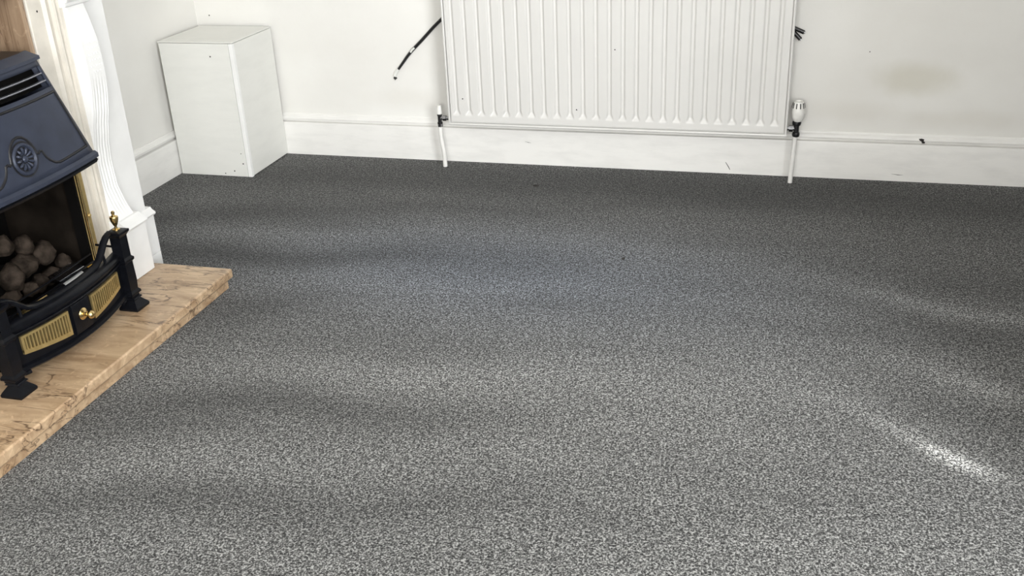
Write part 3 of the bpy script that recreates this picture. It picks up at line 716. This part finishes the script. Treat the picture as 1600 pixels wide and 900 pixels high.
# brass grilles
for s in (-1, 1):
    def gz(dy):   # lower edge
        t = (abs(dy)-0.043)/0.157
        return 0.128+0.020*max(0, min(1, t))**1.2
    def plate(d0, d1, zf0, zf1, n=14, ex0=-0.0035, ex1=0.0025):
        return MB().loft([[(bx_(dy, ex0), YC+dy, zf0(dy)), (bx_(dy, ex1), YC+dy, zf0(dy)), (bx_(dy, ex1), YC+dy, zf1(dy)), (bx_(dy, ex0), YC+dy, zf1(dy))] for dy in [lerp(d0, d1, i/n) for i in range(n+1)]])
    a, b = (0.047, 0.199) if s > 0 else (-0.199, -0.047)
    g = build('grille', plate(a, b, lambda d: 0.1905, lambda d: 0.1970), 'brass_dull', ff, smooth=30, label='slotted brass grille')
    build('grille_border', plate(a, b, lambda d: gz(d), lambda d: gz(d)+0.011), 'brass_dull', g, smooth=30)
    build('grille_backing', plate(a+0.004, b-0.004, lambda d: gz(d)+0.004, lambda d: 0.193, ex0=-0.0045, ex1=-0.0030), 'soot', g, smooth=30)
    inner, outer = (a, b) if s > 0 else (b, a)
    for e0, wd in ((inner, 0.008), (outer, -0.007)):
        d0, d1 = sorted((e0, e0+s*wd))
        build('grille_border', plate(d0, d1, lambda d: gz(d)+(0.006 if e0 == outer else 0.0), lambda d: 0.1905, n=2), 'brass_dull', g, smooth=30)
    ns = 14
    for k in range(ns):
        dc = lerp(0.0605, 0.1875, k/(ns-1))*s
        build('slat', plate(dc-0.0021, dc+0.0021, lambda d: gz(d)+0.010, lambda d: 0.191, n=1), 'brass_dull', g, smooth=0)
# centre boss and knob
build('centre_panel', bow([(-0.004, 0.118), (0.001, 0.118), (0.003, 0.124), (0.003, 0.198), (0.001, 0.203), (-0.004, 0.203)], -0.034, 0.034, 8), 'iron', ff, smooth=40)
kn = build('knob', MB().lathe([(0.004, 0.0), (0.0155, 0.001), (0.0165, 0.004), (0.012, 0.008), (0.0055, 0.010), (0.0048, 0.015), (0.008, 0.018), (0.0115, 0.024), (0.0118, 0.029), (0.0085, 0.035), (0.0005, 0.037)], (0.692, YC, 0.166), 'x', 20), 'brass', ff, smooth=50, label='small polished brass knob')
# corner posts with feet, caps and urn finials
for s in (-1, 1):
    py, px = YC+s*0.245, 0.660
    post = build('post', MB().sqloft([(0.0165, 0.0165, 0.098), (0.0165, 0.0165, 0.104), (0.0215, 0.0215, 0.108), (0.0215, 0.0215, 0.114), (0.0165, 0.0165, 0.121), (0.0180, 0.0180, 0.150), (0.0170, 0.0170, 0.205), (0.0215, 0.0215, 0.210), (0.0220, 0.0220, 0.217), (0.0165, 0.0165, 0.223), (0.0165, 0.0165, 0.286), (0.0200, 0.0200, 0.292), (0.0235, 0.0235, 0.297), (0.0235, 0.0235, 0.303), (0.0150, 0.0150, 0.306)], px, py), 'iron', ff, smooth=20)
    build('foot', MB().sqloft([(0.0295, 0.0295, 0.0632), (0.0305, 0.0305, 0.070), (0.0270, 0.0270, 0.076), (0.0190, 0.0190, 0.086), (0.0150, 0.0150, 0.091), (0.0195, 0.0195, 0.095), (0.0165, 0.0165, 0.099)], px+0.004, py), 'iron', post, smooth=20)
    build('finial', MB().lathe([(0.0105, 0.3055), (0.0105, 0.3085), (0.0045, 0.311), (0.0035, 0.317), (0.0065, 0.322), (0.0110, 0.334), (0.0122, 0.342), (0.0112, 0.346), (0.0060, 0.348), (0.0035, 0.351), (0.0052, 0.355), (0.0048, 0.360), (0.0005, 0.363)], (px, py, 0), 'z', 16), 'brass', post, smooth=50, label='brass urn finial')
    build('scroll', MB().tube([(px-0.002, py-s*0.016, 0.118), (px+0.002, py-s*0.024, 0.108), (px+0.003, py-s*0.036, 0.098), (px+0.006, py-s*0.050, 0.099)], [0.006, 0.005, 0.005, 0.007], 8), 'iron', post)
    build('tie_rod', MB().tube([(px-0.012, py, 0.252), (0.575, YC+s*0.250, 0.252)], 0.0035, 8), 'iron', post)
# upper arm rail, stepped down in the middle
ap = [(0.232, 0.300), (0.205, 0.297), (0.188, 0.288), (0.165, 0.268), (0.148, 0.254), (0.125, 0.246), (0.09, 0.242), (0.045, 0.240), (0, 0.2395)]
ap = ap + [(-a, b) for a, b in ap[-2::-1]]
def arx(dy): return 0.668-0.022*(dy/0.23)**2
rings = []
P3 = [Vector((arx(d), YC+d, z)) for d, z in ap]
for i, p in enumerate(P3):
    t = (P3[min(i+1, len(P3)-1)]-P3[max(i-1, 0)]).normalized(); xo = Vector((1, 0, 0)); xo = (xo-t*xo.dot(t)).normalized(); up = xo.cross(t).normalized()
    if up.z < 0: up = -up
    rings.append([tuple(p+xo*a+up*b) for a, b in ((-0.010, -0.005), (0.006, -0.007), (0.010, -0.003), (0.010, 0.002), (0.004, 0.007), (-0.006, 0.007), (-0.010, 0.003))])
build('arm_rail', MB().loft(rings), 'iron', ff, smooth=40)
for d in (0.17, -0.17):
    z = 0.272
    build('baluster', MB().tube([(bx_(d, -0.012), YC+d, 0.236), (arx(d), YC+d, z-0.002)], 0.004, 8), 'iron', ff)
build('centre_ornament', MB().lathe([(0.006, 0.236), (0.0075, 0.238), (0.003, 0.240)], (0.672, YC+0.03, 0), 'z', 10), 'steel', ff)

# ------------------------------------------------------------------ specks lying on the carpet
def speck(x, y, lab, sx):
    m_ = MB().loft([[(x+a*sx*k, y+b*k, z) for a, b in ring_pts(0, 0, 0.006, 8, 0.2)] for k, z in ((1.0, 0.0005), (0.95, 0.003), (0.5, 0.005))])
    o = build('carpet_fluff', m_, 'chip', base=(x, y, 0)); setup(o, lab, 'fluff')
speck(1.528, -0.255, 'small dark scrap on the carpet below the radiator', 1.8)
speck(1.978, -0.895, 'tiny dark scrap on the carpet in the middle of the room', 1.1)
